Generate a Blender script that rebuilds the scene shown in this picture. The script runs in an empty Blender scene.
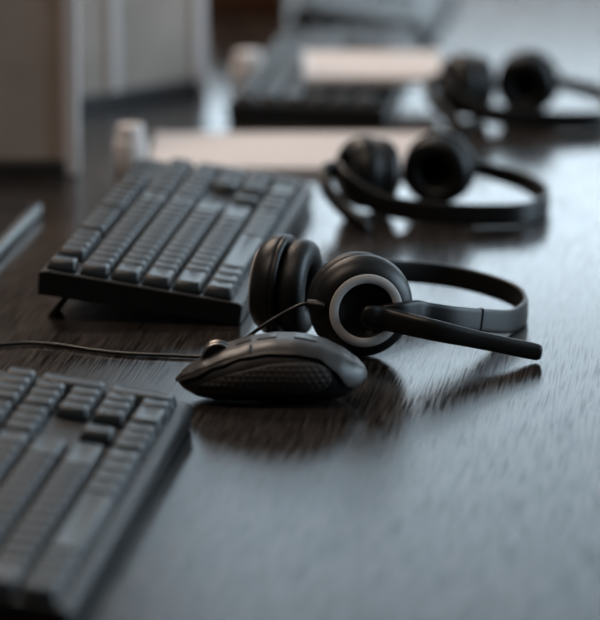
import bpy, bmesh, math, random
from mathutils import Vector, Matrix
random.seed(7)
S = bpy.context.scene
COL = S.collection
R = math.radians

# ------------------------------------------------------------------ camera
# z = 0 is the desk top, the floor lies 0.74 m below it
cd = bpy.data.cameras.new('camera'); cam = bpy.data.objects.new('camera', cd); COL.objects.link(cam)
cam.location = (0, 0, .575)
cam.rotation_euler = (R(90) - math.atan(855 / 4000), 0, 0)
cd.sensor_fit = 'HORIZONTAL'; cd.sensor_width = 36; cd.lens = 240
cd.dof.use_dof = True; cd.dof.focus_distance = 2.56; cd.dof.aperture_fstop = 5.6
cd.clip_end = 60
S.camera = cam
# ------------------------------------------------------------------ world and lights
w = bpy.data.worlds.new('world'); S.world = w; w.use_nodes = True
bg = w.node_tree.nodes['Background']; bg.inputs[0].default_value = (.62, .78, .92, 1); bg.inputs[1].default_value = 1.0

def area(name, loc, rot, sx, sy, power, color):
    l = bpy.data.lights.new(name, 'AREA'); l.shape = 'RECTANGLE'; l.size = sx; l.size_y = sy
    l.energy = power; l.color = color
    o = bpy.data.objects.new(name, l); COL.objects.link(o); o.location = loc; o.rotation_euler = rot
    return o
FW = 6.5                                     # far wall
# daylight just outside the far wall's window, upper part dimmed to darken near desk reflections, and one in the right wall
area('window_daylight_low', (1.15, FW + .16, .60), (R(-90), 0, 0), 3.0, .46, 17, (.74, .88, .98))
area('window_daylight_high', (1.15, FW + .16, 1.22), (R(-90), 0, 0), 3.0, .78, 3.0, (.66, .86, .98))
area('window_daylight_right', (3.36, 3.2, .95), (0, R(90), 0), 1.5, 3.2, 84, (.62, .82, 1.0))
area('added_warm_fill_far', (-.9, 4.5, 1.90), (0, 0, 0), 1.2, .3, 36, (1.0, .82, .68))  # unseen source, added as warm fill on the papers
area('added_warm_fill_front', (-.9, 2.0, 1.90), (0, 0, 0), 1.2, .3, 13, (1.0, .80, .64))  # weaker unseen source, added as warm fill on the front faces
S.view_settings.view_transform = 'Standard'; S.view_settings.look = 'None'
S.view_settings.gamma = 1; S.view_settings.exposure = 0.0
S.view_settings.use_curve_mapping = False

# ------------------------------------------------------------------ materials
def mat(name, color, rough=.5, spec=.5, metal=0.0, vary=0.0, vscale=40, bump=0.0, bscale=400, coat=0, sheen=0):
    m = bpy.data.materials.new(name); m.use_nodes = True
    nt = m.node_tree; b = nt.nodes['Principled BSDF']
    b.inputs['Base Color'].default_value = (*color, 1); b.inputs['Roughness'].default_value = rough
    b.inputs['Specular IOR Level'].default_value = spec; b.inputs['Metallic'].default_value = metal
    b.inputs['Coat Weight'].default_value = coat; b.inputs['Sheen Weight'].default_value = sheen
    tc = nt.nodes.new('ShaderNodeTexCoord')
    if vary:
        n = nt.nodes.new('ShaderNodeTexNoise'); n.inputs['Scale'].default_value = vscale
        nt.links.new(tc.outputs['Object'], n.inputs['Vector'])
        r = nt.nodes.new('ShaderNodeValToRGB')
        r.color_ramp.elements[0].position = .3; r.color_ramp.elements[1].position = .7
        r.color_ramp.elements[0].color = (*[c * (1 - vary) for c in color], 1)
        r.color_ramp.elements[1].color = (*[min(1, c * (1 + vary)) for c in color], 1)
        nt.links.new(n.outputs['Fac'], r.inputs[0]); nt.links.new(r.outputs[0], b.inputs['Base Color'])
    if bump:
        n = nt.nodes.new('ShaderNodeTexNoise'); n.inputs['Scale'].default_value = bscale
        nt.links.new(tc.outputs['Object'], n.inputs['Vector'])
        bp = nt.nodes.new('ShaderNodeBump'); bp.inputs['Strength'].default_value = bump; bp.inputs['Distance'].default_value = .001
        nt.links.new(n.outputs['Fac'], bp.inputs['Height']); nt.links.new(bp.outputs[0], b.inputs['Normal'])
    return m

def wood_mat():
    m = bpy.data.materials.new('dark_oak'); m.use_nodes = True
    nt = m.node_tree; N = nt.nodes; L = nt.links; b = N['Principled BSDF']
    tc = N.new('ShaderNodeTexCoord')
    def noise(sc, scale, det, dist=0):
        mp = N.new('ShaderNodeMapping'); mp.inputs['Scale'].default_value = sc
        L.new(tc.outputs['Object'], mp.inputs['Vector'])
        n = N.new('ShaderNodeTexNoise'); n.inputs['Scale'].default_value = scale
        n.inputs['Detail'].default_value = det; n.inputs['Distortion'].default_value = dist
        L.new(mp.outputs[0], n.inputs['Vector']); return n
    fine = noise((1, .028, 1), 720, 3, .2)
    broad = noise((1, .10, 1), 22, 5, .8)
    pore = noise((1, .03, 1), 900, 2)
    mx = N.new('ShaderNodeMix'); mx.inputs['Factor'].default_value = .45
    L.new(fine.outputs['Fac'], mx.inputs[2]); L.new(broad.outputs['Fac'], mx.inputs[3])
    r = N.new('ShaderNodeValToRGB'); e = r.color_ramp.elements
    e[0].position = .38; e[0].color = (.0075, .0062, .0056, 1)
    e[1].position = .66; e[1].color = (.066, .052, .044, 1)
    L.new(mx.outputs[0], r.inputs[0]); L.new(r.outputs[0], b.inputs['Base Color'])
    rr = N.new('ShaderNodeMapRange'); rr.inputs['From Min'].default_value = .35; rr.inputs['From Max'].default_value = .65
    rr.inputs['To Min'].default_value = .13; rr.inputs['To Max'].default_value = .25
    L.new(fine.outputs['Fac'], rr.inputs['Value']); L.new(rr.outputs[0], b.inputs['Roughness'])
    sp = N.new('ShaderNodeMapRange'); sp.inputs['From Min'].default_value = .38; sp.inputs['From Max'].default_value = .60
    sp.inputs['To Min'].default_value = .16; sp.inputs['To Max'].default_value = .62
    L.new(fine.outputs['Fac'], sp.inputs['Value']); L.new(sp.outputs[0], b.inputs['Specular IOR Level'])
    b1 = N.new('ShaderNodeBump'); b1.inputs['Strength'].default_value = .22; b1.inputs['Distance'].default_value = .0004
    L.new(fine.outputs['Fac'], b1.inputs['Height'])
    b2 = N.new('ShaderNodeBump'); b2.inputs['Strength'].default_value = .06; b2.inputs['Distance'].default_value = .0002
    L.new(pore.outputs['Fac'], b2.inputs['Height']); L.new(b1.outputs[0], b2.inputs['Normal'])
    L.new(b2.outputs[0], b.inputs['Normal'])
    return m

M = dict(
    wood=wood_mat(),
    plastic=mat('black_plastic', (.007, .0066, .0062), .38, .5, bump=.12, bscale=2500),
    gloss=mat('glossy_black', (.006, .006, .007), .3, .35),
    cable=mat('cable_rubber', (.010, .010, .011), .4, .5),
    leather=mat('black_leatherette', (.007, .0065, .006), .42, .45, bump=.35, bscale=900),
    felt=mat('black_foam', (.004, .004, .004), .9, .1, bump=.5, bscale=1500),
    ring=mat('grey_ring', (.72, .68, .64), .42, .5, bump=.1, bscale=1500),
    shell=mat('mouse_shell', (.030, .026, .0235), .36, .55, bump=.12, bscale=3000),
    body=mat('mouse_body', (.006, .0058, .0056), .5, .35),
    grip=mat('rubber_grip', (.045, .039, .035), .55, .4),
    metal=mat('bright_metal', (.62, .58, .55), .25, .5, 1.0),
    kbody=mat('keyboard_plastic', (.005, .0055, .006), .42, .5, bump=.15, bscale=1800),
    kplate=mat('keyboard_deck', (.012, .014, .015), .36, .5, bump=.1, bscale=1800),
    key=mat('key_plastic', (.012, .018, .022), .32, .85, bump=.12, bscale=2500),
    paper=mat('paper', (.86, .77, .73), .75, .3, vary=.03, vscale=9),
    white=mat('white_plastic', (.85, .77, .73), .4, .5),
    greige=mat('greige_fabric', (.42, .35, .30), .85, .2, vary=.12, vscale=14, bump=.4, bscale=900),
    post=mat('pale_lacquer', (.62, .55, .52), .4, .5),
    rail=mat('dark_rail', (.03, .025, .023), .45, .5),
    brown=mat('brown_wood', (.085, .030, .010), .5, .4, vary=.25, vscale=20),
    alu=mat('grey_aluminium', (.30, .33, .35), .35, .5, .7),
    wall=mat('wall_paint', (.46, .42, .39), .8, .3, vary=.04, vscale=2),
    dark_wall=mat('darkened_wall_paint', (.13, .12, .115), .8, .3, vary=.04, vscale=2),  # unseen walls, paint darkened so the black objects reflect less light
    dado=mat('brown_dado', (.10, .048, .024), .6, .4, vary=.2, vscale=6),
    floor=mat('floor_carpet', (.075, .060, .052), .9, .2, vary=.2, vscale=60, bump=.3, bscale=300),
    ceil=mat('ceiling_paint', (.55, .54, .52), .85, .3),
    frame=mat('window_paint', (.6, .6, .6), .5, .4),
)

# ------------------------------------------------------------------ helpers
def obj(name, bm, m, parent=None, smooth=True, bevel=0, sub=0, solid=0, loc=None):
    me = bpy.data.meshes.new(name)
    bmesh.ops.recalc_face_normals(bm, faces=bm.faces[:])
    bm.to_mesh(me); bm.free()
    me.materials.append(m)
    o = bpy.data.objects.new(name, me); COL.objects.link(o)
    if parent: o.parent = parent
    if loc: o.location = loc
    if smooth:
        me.polygons.foreach_set('use_smooth', [True] * len(me.polygons))
    if solid:
        s = o.modifiers.new('s', 'SOLIDIFY'); s.thickness = solid; s.offset = -1
    if bevel:
        b = o.modifiers.new('b', 'BEVEL'); b.width = bevel; b.segments = 3; b.limit_method = 'ANGLE'
        b.harden_normals = True
    if sub:
        s = o.modifiers.new('u', 'SUBSURF'); s.levels = sub; s.render_levels = sub
    return o

def empty(name, loc, rot=(0, 0, 0)):
    o = bpy.data.objects.new(name, None); COL.objects.link(o)
    o.empty_display_size = .02; o.location = loc; o.rotation_euler = rot
    return o

def tag(o, label, cat, group=None):
    o['label'] = label; o['category'] = cat
    if group: o['group'] = group
    return o

def kids(o): return [c for c in bpy.data.objects if c.parent == o]
def copy_tree(o, parent=None):
    c = o.copy(); COL.objects.link(c); c.parent = parent
    for ch in kids(o): copy_tree(ch, c)
    return c

def box(bm, x0, x1, y0, y1, z0, z1):
    v = [bm.verts.new((x, y, z)) for z in (z0, z1) for y in (y0, y1) for x in (x0, x1)]
    for f in ((0, 1, 3, 2), (4, 6, 7, 5), (0, 4, 5, 1), (2, 3, 7, 6), (0, 2, 6, 4), (1, 5, 7, 3)):
        bm.faces.new([v[i] for i in f])
    return bm
def boxm(*a): return box(bmesh.new(), *a)

def frame_of(n):
    n = Vector(n).normalized()
    up = Vector((0, 0, 1)) if abs(n.z) < .9 else Vector((1, 0, 0))
    a = up.cross(n).normalized(); b = n.cross(a)
    return n, a, b

def lathe(center, n, prof, seg=72, closed=False, bm=None):
    """revolve (radius, distance along n)"""
    bm = bm or bmesh.new(); n, a, b = frame_of(n); c = Vector(center); rings = []
    for r, d in prof:
        if r < 1e-6: rings.append([bm.verts.new(c + n * d)]); continue
        rings.append([bm.verts.new(c + n * d + (a * math.cos(t) + b * math.sin(t)) * r)
                      for t in [2 * math.pi * i / seg for i in range(seg)]])
    pairs = list(zip(rings, rings[1:])) + ([(rings[-1], rings[0])] if closed else [])
    for p, q in pairs:
        for i in range(seg):
            j = (i + 1) % seg
            if len(p) == 1 and len(q) == 1: continue
            if len(p) == 1: bm.faces.new((p[0], q[i], q[j]))
            elif len(q) == 1: bm.faces.new((p[i], p[j], q[0]))
            else: bm.faces.new((p[i], p[j], q[j], q[i]))
    return bm

def spline(pts, n):
    """Catmull-Rom through tuples of any length"""
    P = [pts[0]] + list(pts) + [pts[-1]]; out = []
    for k in range(1, len(P) - 2):
        for i in range(n):
            t = i / n
            out.append(tuple(.5 * (2 * b + (c - a) * t + (2 * a - 5 * b + 4 * c - d) * t * t + (3 * b - a - 3 * c + d) * t ** 3)
                             for a, b, c, d in zip(P[k - 1], P[k], P[k + 1], P[k + 2])))
    out.append(tuple(pts[-1])); return out

def sweep(path, seg=16, power=2.0, up=(0, 0, 1), n=10):
    """path of (x, y, z, half_height, half_thickness): super-elliptic section, height kept near the up axis"""
    pts = spline(path, n); bm = bmesh.new(); rings = []; up = Vector(up)
    for i, p in enumerate(pts):
        a = Vector(pts[max(0, i - 1)][:3]); b = Vector(pts[min(len(pts) - 1, i + 1)][:3])
        t = (b - a).normalized(); side = t.cross(up).normalized(); u2 = side.cross(t).normalized()
        ring = []
        for k in range(seg):
            th = 2 * math.pi * k / seg; c, s = math.cos(th), math.sin(th); e = 2 / power
            ring.append(bm.verts.new(Vector(p[:3]) + side * (math.copysign(abs(c) ** e, c) * p[4]) + u2 * (math.copysign(abs(s) ** e, s) * p[3])))
        rings.append(ring)
    for p, q in zip(rings, rings[1:]):
        for i in range(seg):
            j = (i + 1) % seg; bm.faces.new((p[i], p[j], q[j], q[i]))
    bm.faces.new(rings[0]); bm.faces.new(rings[-1][::-1])
    return bm

def tube(path, r, seg=10, n=10):
    return sweep([(*p, r, r) for p in path], seg, 2.0, (.05, .1, 1), n)

# ------------------------------------------------------------------ room shell
FL, CE, X0, X1, Y0 = -.74, 1.98, -3.2, 3.2, -2.0
def struct(name, bm, m, **k):
    o = obj(name, bm, m, smooth=False, **k); o['kind'] = 'structure'; return o
struct('floor', boxm(X0 - .15, X1 + .15, Y0 - .15, FW + .15, FL - .1, FL), M['floor'])
struct('ceiling', boxm(X0 - .15, X1 + .15, Y0 - .15, FW + .15, CE, CE + .1), M['ceil'])
struct('wall_left', boxm(X0 - .15, X0, Y0, FW, FL, CE), M['dark_wall'])
struct('wall_back', boxm(X0 - .15, X1 + .15, Y0 - .15, Y0, FL, CE), M['dark_wall'])
WA, WB, WZ0, WZ1 = -.35, 2.65, .42, 1.58
bm = bmesh.new()
box(bm, X0 - .15, WA, FW, FW + .15, FL, CE); box(bm, WB, X1 + .15, FW, FW + .15, FL, CE)
box(bm, WA, WB, FW, FW + .15, FL, WZ0); box(bm, WA, WB, FW, FW + .15, WZ1, CE)
struct('wall_far', bm, M['wall'])
bm = bmesh.new()
box(bm, X1, X1 + .15, Y0, 1.6, FL, CE); box(bm, X1, X1 + .15, 4.8, FW, FL, CE)
box(bm, X1, X1 + .15, 1.6, 4.8, FL, .2); box(bm, X1, X1 + .15, 1.6, 4.8, 1.7, CE)
struct('wall_right', bm, M['wall'])
bm = bmesh.new()
for x in (WA, WB - .05): box(bm, x, x + .05, FW + .03, FW + .09, WZ0, WZ1)
for z in (WZ0, WZ1 - .05): box(bm, WA, WB, FW + .03, FW + .09, z, z + .05)
wf = struct('window_1', bm, M['frame'])
bm = bmesh.new()
for y in (1.6, 3.18, 4.75): box(bm, X1 + .03, X1 + .09, y, y + .05, .2, 1.7)
for z in (.2, 1.65): box(bm, X1 + .03, X1 + .09, 1.6, 4.8, z, z + .05)
struct('window_2', bm, M['frame'])
struct('baseboard_far', boxm(X0, X1, FW - .015, FW, FL, FL + .09), M['frame'])
# brown wall panelling under the window sill, left of the pale wall
struct('trim_1', boxm(X0, -.012, FW - .03, FW, FL + .09, .20), M['dado'])

for y, lb in ((2.0, 'unseen white ceiling panel added for warm fill above the sharp headset'), (4.5, 'unseen white ceiling panel added for warm fill past the far end of the desk')):  # housings for the added fill lights, out of view
    t = empty('added_fill_panel', (-.9, y, CE)); tag(t, lb, 'lamp')
    obj('housing', boxm(-.64, .64, -.19, .19, -.05, 0), M['white'], t, False)

# ------------------------------------------------------------------ desk
YAW = R(-6.5)
desk = empty('office_desk', (.0, 1.35, FL), (0, 0, YAW))
tag(desk, 'long dark oak veneer desk with visible straight grain', 'desk')
DH = .74
obj('desk_top', boxm(-.95, 1.05, 0, 3.14, DH - .032, DH), M['wood'], desk, False, bevel=.002)
for sx, sy in ((-.88, .08), (.93, .08), (-.88, 2.90), (.93, 2.90)):
    obj('leg', boxm(sx, sx + .05, sy, sy + .05, 0, DH - .032), M['rail'], desk, False)
obj('apron', boxm(-.86, .96, .11, .13, DH - .10, DH - .032), M['rail'], desk, False)

# ------------------------------------------------------------------ keyboards
U = .0191
UX = .0213
def key_bm(lu, wu, h=.0078):
    """key lu units long (local Y), wu units wide (local X), origin at centre of its base"""
    bm = bmesh.new(); ly = lu * U - .0012; lx = wu * UX - .0012
    lv = [(0, 0, 0), (.0004, .0004, .0022), (.0019, .0020, h * .82), (.0026, .0027, h * .97), (.0038, .0042, h), (.0060, .0062, h - .0005)]
    rings = []
    for ax, ay, z in lv:
        hx, hy = lx / 2 - ax, ly / 2 - ay; c = .0012 if z < h * .9 else .0016; ring = []
        for cx, cy, a0 in ((hx, hy, 0), (-hx, hy, 90), (-hx, -hy, 180), (hx, -hy, 270)):
            for a in (0, 45, 90):
                t = R(a0 + a)
                ring.append(bm.verts.new((cx - math.copysign(c, cx) + c * math.cos(t), cy - math.copysign(c, cy) + c * math.sin(t), z)))
        rings.append(ring)
    for p, q in zip(rings, rings[1:]):
        for i in range(12): bm.faces.new((p[i], p[(i + 1) % 12], q[(i + 1) % 12], q[i]))
    bm.faces.new(rings[0][::-1]); bm.faces.new(rings[-1])
    return bm
# layout: (row, start column in units, length units, height units, name)
LAY = []
def row(r, c, spec):
    for s in spec:
        if isinstance(s, tuple): LAY.append((r, c, s[0], 1, s[1])); c += s[0]
        elif s < 0: c -= s
        else: LAY.append((r, c, s, 1, 'key')); c += s
row(0, 0, [(1, 'escape_key'), -1, 1, 1, 1, 1, -.5, 1, 1, 1, 1, -.5, 1, 1, 1, 1, -.25, 1, 1, 1])
row(1, 0, [1] * 13 + [(2, 'backspace_key'), -.25, 1, 1, 1, -.25, 1, 1, 1, 1])
row(2, 0, [(1.5, 'tab_key')] + [1] * 12 + [1.5, -.25, 1, 1, 1, -.25, 1, 1, 1])
row(3, 0, [(1.75, 'caps_lock_key')] + [1] * 11 + [(2.25, 'enter_key'), -3.5, 1, 1, 1])
row(4, 0, [(2.25, 'shift_key')] + [1] * 10 + [(2.75, 'shift_key'), -1.25, 1, -1.25, 1, 1, 1])
row(5, 0, [1.25, 1.25, 1.25, (6.25, 'space_bar'), 1.25, 1.25, 1.25, 1.25, -.25, 1, 1, 1, -.25, (2, 'number_pad_zero_key'), 1])
LAY.append((2.5, 21.5, 1, 2, 'number_pad_key')); LAY.append((4.5, 21.5, 1, 2, 'number_pad_key'))
KW, KL, TILT = .1405, .446, R(7.4)
def keyboard(loc, yaw, label):
    root = empty('keyboard', loc, (0, TILT, yaw))
    tag(root, label, 'keyboard', 'wired office keyboards along the desk')
    bm = bmesh.new()
    # wedge body seen from the end: bottom flat, deck slightly raised towards the back edge
    prof = [(0, .0006), (0, .0130), (-.001, .0150), (-.004, .0160), (-KW + .006, .0185), (-KW + .001, .0175), (-KW, .0150), (-KW + .001, .0010)]
    a = [bm.verts.new((x, 0, z)) for x, z in prof]; b = [bm.verts.new((x, KL, z)) for x, z in prof]
    for i in range(len(prof)):
        j = (i + 1) % len(prof); bm.faces.new((a[i], a[j], b[j], b[i]))
    bm.faces.new(a); bm.faces.new(b[::-1])
    obj('body', bm, M['kbody'], root, False, bevel=.0012)
    def deck(x): return .0160 + (-x - .004) / (KW - .010) * .0025
    # feet
    for y in (.016, KL - .040):
        bm = bmesh.new(); x = -KW + .006
        f = [(x + .012, .0015), (x + .016, .0015), (x + .0065, x * math.tan(TILT) + .0008), (x + .0010, x * math.tan(TILT) + .0006)]
        f = [(p, q) for p, q in f]
        a = [bm.verts.new((p, y, q)) for p, q in f]; b = [bm.verts.new((p, y + .024, q)) for p, q in f]
        for i in range(4): bm.faces.new((a[i], a[(i + 1) % 4], b[(i + 1) % 4], b[i]))
        bm.faces.new(a); bm.faces.new(b[::-1])
        obj('foot', bm, M['kbody'], root, False, bevel=.0006)
    return root, deck
def fill_keys(root, deck):
    protos = {}
    for r, c, ln, wd, name in LAY:
        rr = r if r == 0 else r + .06
        x = -KW + .0035 + (rr + .5) * UX
        y = .0055 + (c + ln / 2) * U
        k = (name, ln, wd)
        if k not in protos:
            o = obj(name, key_bm(ln, wd), M['key'], root, True)
            protos[k] = o
        else:
            o = protos[k].copy(); COL.objects.link(o); o.parent = root
        o.location = (x, y, deck(x) - .0006); o.rotation_euler = (0, R(1.2), 0)
k1, dk = keyboard((-.0405, 2.636, 0), R(-6.4), 'black keyboard propped on its flip feet, behind the mouse and left of the front headset')
fill_keys(k1, dk)
def clone_keyboard(loc, yaw, label):
    k = copy_tree(k1); k.location = loc; k.rotation_euler = (0, TILT, yaw); k['label'] = label; return k
clone_keyboard((-.1150, 1.904, 0), R(-6.3), 'black keyboard nearest the viewer, in front of the mouse, its number pad end beside it')
k3 = clone_keyboard((.075, 3.462, 0), R(-6.0), 'blurred keyboard behind the wide white paper pad, a second pad lying on top of it')
k3.rotation_euler = (0, 0, R(-6.0))                     # its feet are folded away
for c in kids(k3):
    if c.name.startswith('foot'): bpy.data.objects.remove(c)
clone_keyboard((.128, 3.927, 0), R(-6.0), 'blurred keyboard farthest away, at the far end of the desk')

# ------------------------------------------------------------------ mouse
def lerp(tab, u):
    for (a, va), (b, vb) in zip(tab, tab[1:]):
        if u <= b:
            t = (u - a) / (b - a); t = t * t * (3 - 2 * t) * .35 + t * .65
            return va + (vb - va) * t
    return tab[-1][1]
ML = .1185
HT = [(0, .0125), (.03, .0158), (.08, .0200), (.16, .0262), (.28, .0335), (.40, .0380), (.52, .0402), (.64, .0400), (.76, .0372), (.86, .0322), (.94, .0262), (.985, .0215), (1, .0180)]
BT = [(0, .0100), (.04, .0062), (.12, .0022), (.2, .0010), (.8, .0010), (.90, .0030), (.96, .0075), (1, .0135)]
def mw(u):
    a = abs(2 * u - 1)
    return max(.0006, .0315 * (1 - a ** 2.5) ** .55 * (1 - .06 * math.exp(-((u - .5) / .18) ** 2)))
def mouse_pt(u, phi, off=0.0):
    """phi -90..90 bottom to top on the near side, 90..270 down the far side"""
    h = lerp(HT, u) + off; b = lerp(BT, u) - off * .3; wd = mw(u) + off; mid = b + .46 * (h - b)
    c, s = math.cos(phi), math.sin(phi)
    y = -math.copysign(abs(c) ** .58, c) * wd
    z = mid + (h - mid) * s ** .92 if s >= 0 else mid - (mid - b) * abs(s) ** .8
    if s < 0: y *= (1 - .16 * abs(s))
    return Vector((-ML / 2 + u * ML + (u - .5) * 2 * off, y, z))
def patch(us, lo, hi, nv, off, bumpf=None):
    bm = bmesh.new(); g = []
    for u in us:
        a, b = lo(u), hi(u)
        rowv = []
        for j in range(nv + 1):
            ph = a + (b - a) * j / nv
            o = off + (bumpf(u, ph, j / nv) if bumpf else 0)
            rowv.append(bm.verts.new(mouse_pt(u, ph, o)))
        g.append(rowv)
    for p, q in zip(g, g[1:]):
        for j in range(nv): bm.faces.new((p[j], p[j + 1], q[j + 1], q[j]))
    return bm
def cosu(n): return [.5 - .5 * math.cos(math.pi * i / n) for i in range(n + 1)]
mouse = empty('computer_mouse', (-.0180, 2.425, 0), (0, 0, R(-3)))
tag(mouse, 'black computer mouse with dimpled rubber side grip in front of the headset', 'computer mouse')
bm = bmesh.new(); g = []
for u in cosu(44):
    g.append([bm.verts.new(mouse_pt(u, -math.pi / 2 + 2 * math.pi * j / 48, -.0012)) for j in range(48)])
for p, q in zip(g, g[1:]):
    for j in range(48): bm.faces.new((p[j], p[(j + 1) % 48], q[(j + 1) % 48], q[j]))
bm.faces.new(g[0]); bm.faces.new(g[-1][::-1])
obj('base', bm, M['body'], mouse)
ZB = [(0, .0112), (.10, .0168), (.22, .0248), (.36, .0312), (.50, .0338), (.64, .0336), (.76, .0310), (.85, .0220), (.90, .0125), (.95, .0095), (1, .0140)]
def phib(u):
    h = lerp(HT, u); b = lerp(BT, u); mid = b + .46 * (h - b); z = lerp(ZB, u)
    if z >= mid: return math.asin(min(.98, max(0, (z - mid) / (h - mid)) ** (1 / .92)))
    return -math.asin(min(.98, ((mid - z) / max(1e-5, mid - b)) ** (1 / .8)))
obj('shell', patch(cosu(60), phib, lambda u: math.pi - phib(u), 40, .0004), M['shell'], mouse, solid=.0013)
# rubber side grip, a pointed teardrop with raised dots
def grip_hw(u):
    t = (u - .13) / (.83 - .13)
    return max(0.0, (t ** .85) * (1 - t ** 5.5) ** .5) if 0 < t < 1 else 0.0
def zgrip(u): return lerp([(0, .0120), (.13, .0135), (.3, .0180), (.5, .0200), (.7, .0198), (.83, .0200), (1, .020)], u)
def phz(u, z):
    h = lerp(HT, u); b = lerp(BT, u); mid = b + .46 * (h - b)
    if z >= mid: return math.asin(min(.97, ((z - mid) / (h - mid)) ** (1 / .92)))
    return -math.asin(min(.97, ((mid - z) / (mid - b)) ** (1 / .8)))
def dots(u, ph, v):
    z = mouse_pt(u, ph).z; x = u * ML; p = .0044
    k = round(z / (p * .8)); dx = (x / p + (.5 if k % 2 else 0)) % 1 - .5; dz = z / (p * .8) - k
    d = math.hypot(dx * p, dz * p * .8)
    edge = min(1, min(v, 1 - v) * 9)
    return (.00042 * max(0, 1 - (d / .0013) ** 2) ** .5 if d < .0013 else 0) * edge + .0005 * edge
GH = .0152
us = [.13 + .70 * (.5 - .5 * math.cos(math.pi * (.02 + .96 * i / 170))) for i in range(171)]
obj('side_grip', patch(us, lambda u: phz(u, zgrip(u) - GH * grip_hw(u)), lambda u: phz(u, zgrip(u) + GH * .98 * grip_hw(u)), 46, -.0008, dots), M['grip'], mouse)
# click buttons, centre strip buttons, wheel
H2 = math.pi / 2
for s in (-1, 1):
    obj('click_button', patch([.03 + .38 * i / 20 for i in range(21)], lambda u: H2 + s * R(13) if s > 0 else H2 - R(40), lambda u: H2 + s * R(40) if s > 0 else H2 - R(13), 12, .0007), M['shell'], mouse, solid=.0006)
for a, b in ((.32, .40), (.43, .53), (.62, .74)):
    obj('top_button', patch([a + (b - a) * i / 8 for i in range(9)], lambda u: H2 - R(3.5), lambda u: H2 + R(3.5), 8, .0010), M['gloss'], mouse, solid=.0010, bevel=.0003)
wu = .22; wc = mouse_pt(wu, H2)
wh = obj('scroll_wheel', lathe((wc.x, 0, wc.z - .0040), (0, 1, 0), [(0, -.004), (.0088, -.004), (.0098, -.003), (.0098, .003), (.0088, .004), (0, .004)], 40), M['plastic'], mouse)
bm = bmesh.new()
for s in (-1, 1):
    lathe((wc.x, s * .0042, wc.z - .0040), (0, 1, 0), [(.0096 + .0009 * math.cos(R(a)), .0009 * math.sin(R(a))) for a in range(0, 360, 45)], 40, True, bm)
obj('wheel_rim', bm, M['metal'], wh)

# ------------------------------------------------------------------ headsets
def headset(label, cups, band, boom, Rc, arm=None, cable=None, seam=None, ringed=0, boom_hub=None):
    """cups: (centre, outward normal); band / boom: swept paths"""
    base = Vector((sum(c[0][0] for c in cups) / 2, sum(c[0][1] for c in cups) / 2, 0))
    root = empty('headset', (0, 0, 0)); tag(root, label, 'headset')
    k = Rc / .034
    for i, (c, n) in enumerate(cups):
        out = [(.0005, -.002), (.030 * k, -.002), (.0338 * k, -.0015), (.0342 * k, .0000), (.0342 * k, .0012), (.0336 * k, .0016), (.0336 * k, .0022),
               (.0341 * k, .0027), (.0338 * k, .0050), (.0328 * k, .0090), (.0306 * k, .0128), (.0278 * k, .0155), (.0250 * k, .0170),
               (.0240 * k, .0173), (.0182 * k, .0173), (.0178 * k, .0165), (.0172 * k, .0125), (.0120 * k, .0105), (0, .0100)]
        cup = obj('ear_cup', lathe(c, n, out, 96), M['plastic'], root)
        obj('cup_ring', lathe(c, n, [(.0242 * k, .0170), (.0242 * k, .0178), (.0238 * k, .0182), (.0187 * k, .0182), (.0183 * k, .0178), (.0183 * k, .0165)], 96), M['ring'] if ringed else M['plastic'], cup)
        # soft cushion: closed ring profile, with pucker towards the seam, and the foam disc inside
        cu = []
        for a in range(0, 360, 18):
            t = R(a); cu.append(((.0233 + .0092 * math.copysign(abs(math.cos(t)) ** .8, math.cos(t))) * k, -.0108 + .0088 * math.copysign(abs(math.sin(t)) ** .8, math.sin(t))))
        obj('ear_cushion', lathe(c, n, cu, 96, True), M['leather'], root)
        obj('speaker_foam', lathe(c, n, [(.020 * k, -.006), (.010 * k, -.0055), (0, -.005)], 48), M['felt'], root)
    b = obj('headband', sweep(band, 20, 4.5), M['plastic'], root)
    if seam:
        obj('band_seam', sweep(seam, 16, 4.5, n=3), M['felt'], b)
    if arm: obj('band_arm', sweep(arm, 20, 3.0), M['plastic'], root)
    if boom_hub:
        obj('boom_hub', lathe(boom_hub[0], boom_hub[1], [(0, -.006), (.0145, -.006), (.0150, -.005), (.0150, .000), (.0138, .0015), (0, .0018)], 64), M['plastic'], root)
    if boom: obj('microphone_boom', sweep(boom, 24, 2.6), M['plastic'], root)
    return root

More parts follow.
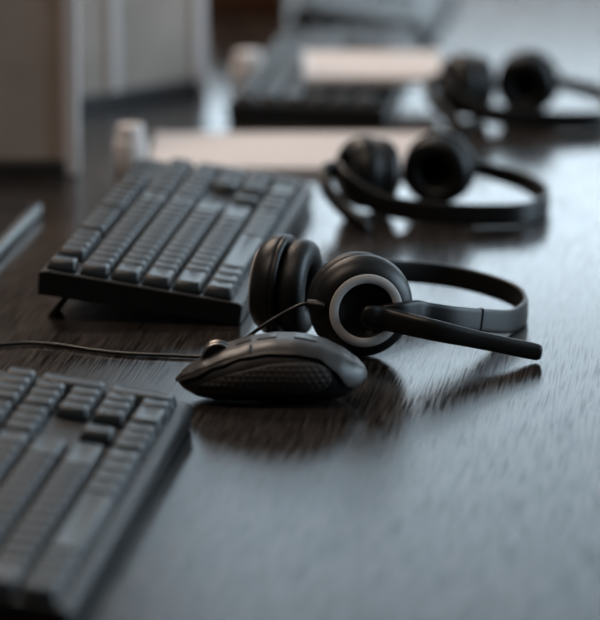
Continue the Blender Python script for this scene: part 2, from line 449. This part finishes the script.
AC = (.0392, 2.546, .0345); AN = (.20, -.98, -.03)
BC = (-.0105, 2.606, .0345); BN = (-.965, .26, .06)
nA = Vector(AN).normalized()
def onA(dx, dz, d):          # point on cup A's face: dx to its right, dz up, d outward
    n, a, b = frame_of(AN); 
    r = a if a.x > 0 else -a
    return tuple(Vector(AC) + r * dx + b * dz + n * d)
hs1 = headset('black headset in sharp focus behind the mouse, pale grey ring on its ear cup',
    [(AC, AN), (BC, BN)],
    band=[(*onA(.002, -.0030, .0130), .0040, .0026), (*onA(.010, -.0022, .0180), .0056, .0030), (*onA(.022, -.0012, .0190), .0062, .0034), (*onA(.034, -.002, .0130), .0066, .0032), (.082, 2.546, .0290, .0070, .0030), (.102, 2.557, .0232, .0075, .0026), (.121, 2.580, .0165, .0078, .0022), (.141, 2.612, .0092, .0080, .0020),
          (.1525, 2.648, .0088, .0080, .0020), (.148, 2.685, .0110, .0080, .0020), (.127, 2.712, .0140, .0078, .0020), (.099, 2.722, .0180, .0076, .0021),
          (.066, 2.712, .0230, .0074, .0022), (.034, 2.692, .0280, .0070, .0024), (.006, 2.660, .0330, .0062, .0026), (-.006, 2.640, .0340, .0055, .0026)],
    boom=[(*onA(-.0045, -.0020, .0225), .0030, .0020), (*onA(-.0030, -.0022, .0225), .0060, .0034), (*onA(.002, -.0028, .0230), .0078, .0040), (*onA(.014, -.0050, .0240), .0078, .0042),
          (.085, 2.512, .0250, .0070, .0040), (.118, 2.520, .0160, .0058, .0038), (.148, 2.5285, .0078, .0056, .0038), (.1545, 2.530, .0062, .0052, .0036), (.1562, 2.5305, .0058, .0034, .0024)],
    Rc=.034, ringed=1)
# moulded split line in the headband
obj('band_seam', sweep([(.1178, 2.5752, .0178, .0081, .0026), (.1186, 2.5763, .0175, .0081, .0026)], 16, 4.5, n=2), M['felt'], [c for c in kids(hs1) if c.name.startswith('headband')][0])
# strain relief and cable: over behind the mouse, then along the desk to the left
r0 = onA(-.0335, .0035, .004); r1 = onA(-.0225, .0010, .0165)
obj('strain_relief', sweep([(*onA(-.0265, .003, .0150), .0030, .0030), (*onA(-.030, .0035, .0125), .0036, .0036), (*onA(-.0365, .004, .0085), .0032, .0032)], 12), M['plastic'], hs1)
obj('cable', tube([onA(-.0355, .004, .009), onA(-.042, .0035, .0095), (-.014, 2.530, .0300), (-.027, 2.530, .0215), (-.044, 2.532, .0090), (-.062, 2.536, .0022), (-.085, 2.541, .0016),
                   (-.112, 2.546, .0016), (-.135, 2.556, .0016), (-.160, 2.573, .0016), (-.180, 2.578, .0016), (-.205, 2.571, .0016), (-.26, 2.565, .0016), (-.33, 2.60, .0016), (-.45, 2.60, .0016)], .00125), M['cable'], hs1)

C2 = (.1093, 3.088, .0288); D2 = (.0515, 3.062, .0300)
hs2 = headset('blurred black headset lying behind the sharp one, boom pointing towards the viewer',
    [(C2, (.25, .96, .05)), (D2, (-.90, -.40, .1))],
    band=[(.030, 3.040, .036, .0080, .0028), (.038, 3.018, .028, .0080, .0026), (.062, 3.000, .0165, .0085, .0024), (.100, 2.990, .0115, .0088, .0022), (.140, 2.990, .0095, .0088, .0022), (.172, 3.000, .0092, .0088, .0022),
          (.1895, 3.035, .0095, .0088, .0022), (.190, 3.075, .0110, .0085, .0022), (.175, 3.108, .0150, .0075, .0022), (.152, 3.120, .0200, .0065, .0022), (.130, 3.118, .0260, .0058, .0024), (.118, 3.108, .030, .0050, .0026)],
    boom=[(.034, 3.045, .036, .0030, .0020), (.028, 3.040, .0370, .0062, .0034), (.019, 3.030, .0350, .0066, .0040), (.020, 3.010, .0270, .0062, .0040), (.034, 2.985, .0140, .0056, .0040), (.0490, 2.967, .0062, .0056, .0042), (.0520, 2.964, .0052, .0030, .0026)],
    Rc=.0285, ringed=0)
hs3 = copy_tree(hs2); hs3.location = (.094, .440, 0)
hs3['label'] = 'strongly blurred black headset farthest back, right of the small paper pad'

# ------------------------------------------------------------------ papers, bottles, dividers in the blurred back
def pad(loc, rz, sx, sy, th, label, group=None):
    t = empty('paper_pad', loc, (0, 0, rz)); tag(t, label, 'paper pad', group)
    bm = bmesh.new(); n = 6
    for i in range(n):
        j = random.uniform(-.0006, .0006)
        box(bm, j, sx + j, j, sy + j, th * i / n, th * (i + .9) / n)
    obj('sheets', bm, M['paper'], t, False)
    obj('binding', boxm(-.0015, .004, -.0005, sy + .0005, 0, th + .0006), M['white'], t, False)
    return t
pad((-.1225, 3.215, .0002), 0, .252, .170, .007, 'wide white paper pad lying between two keyboards, behind the middle headset')
pad((.0050, 3.520, .0282), 0, .124, .160, .006, 'smaller white paper pad resting on top of a blurred keyboard')

def bottle(loc, r, h, label):
    t = empty('bottle', loc); tag(t, label, 'bottle', 'small white bottles')
    obj('body', lathe((0, 0, 0), (0, 0, 1), [(0, 0), (r * .9, 0), (r, .001), (r, h * .62), (r * .93, h * .70), (r * .75, h * .74), (0, h * .74)], 40), M['white'], t)
    obj('cap', lathe((0, 0, 0), (0, 0, 1), [(0, h * .73), (r * .80, h * .73), (r * .82, h * .75), (r * .80, h * .97), (r * .7, h), (0, h)], 40), M['white'], t)
bottle((-.1385, 3.228, 0), .0135, .040, 'small white bottle standing at the left end of the wide paper pad')
bottle((-.0480, 3.665, 0), .0150, .036, 'small white bottle standing left of the keyboard behind the wide pad')

def divider(p0, p1, h, label, posts):
    p0, p1 = Vector(p0), Vector(p1); d = p1 - p0; L = d.length; rz = math.atan2(d.y, d.x)
    t = empty('desk_divider', (p0.x, p0.y, 0), (0, 0, rz)); tag(t, label, 'divider', 'low fabric desk dividers')
    obj('panel', boxm(0, L - .012, -.008, .008, .012, h), M['greige'], t, False, bevel=.002)
    obj('base_rail', boxm(0, L - .012, -.016, .016, 0, .014), M['rail'], t, False, bevel=.002)
    for x, wd in posts:
        obj('post', boxm(x - wd / 2, x + wd / 2, -.013, .013, 0, h + .004), M['post'], t, False, bevel=.003)
divider((-.62, 3.222), (-.1785, 3.222), .27, 'greyish beige desk divider nearest, its pale end post left of the small bottle', [(.433, .014), (.006, .014)])
divider((-.43, 3.30), (-.096, 3.66), .27, 'greyish beige desk divider standing at an angle behind the first', [(.485, .016), (.375, .014), (.20, .014)])

# slim grey closed tablet at the left edge of the view
t = empty('tablet_computer', (-.345, 2.800, 0), (0, 0, R(-6.5))); tag(t, 'slim grey tablet lying flat at the left edge, left of the propped keyboard', 'tablet')
obj('case', boxm(0, .118, 0, .255, .0010, .0095), M['alu'], t, False, bevel=.003)
obj('screen', boxm(.006, .112, .008, .247, .0094, .0099), M['gloss'], t, False)

t = empty('storage_box', (-.101, 4.150, 0)); tag(t, 'dark brown wooden box at the far end of the desk', 'box')
obj('case', boxm(0, .088, 0, .12, .0, .085), M['brown'], t, False, bevel=.003)
obj('lid', boxm(-.002, .090, -.002, .122, .0852, .095), M['brown'], t, False, bevel=.003)
t = empty('monitor_stand', (.004, 4.150, 0)); tag(t, 'slim silver upright post on a flat foot beside the brown box', 'stand')
obj('base', boxm(-.009, .012, -.03, .05, 0, .005), M['alu'], t, False, bevel=.001)
obj('neck', boxm(-.006, .008, -.006, .006, .005, .26), M['alu'], t, False, bevel=.002)
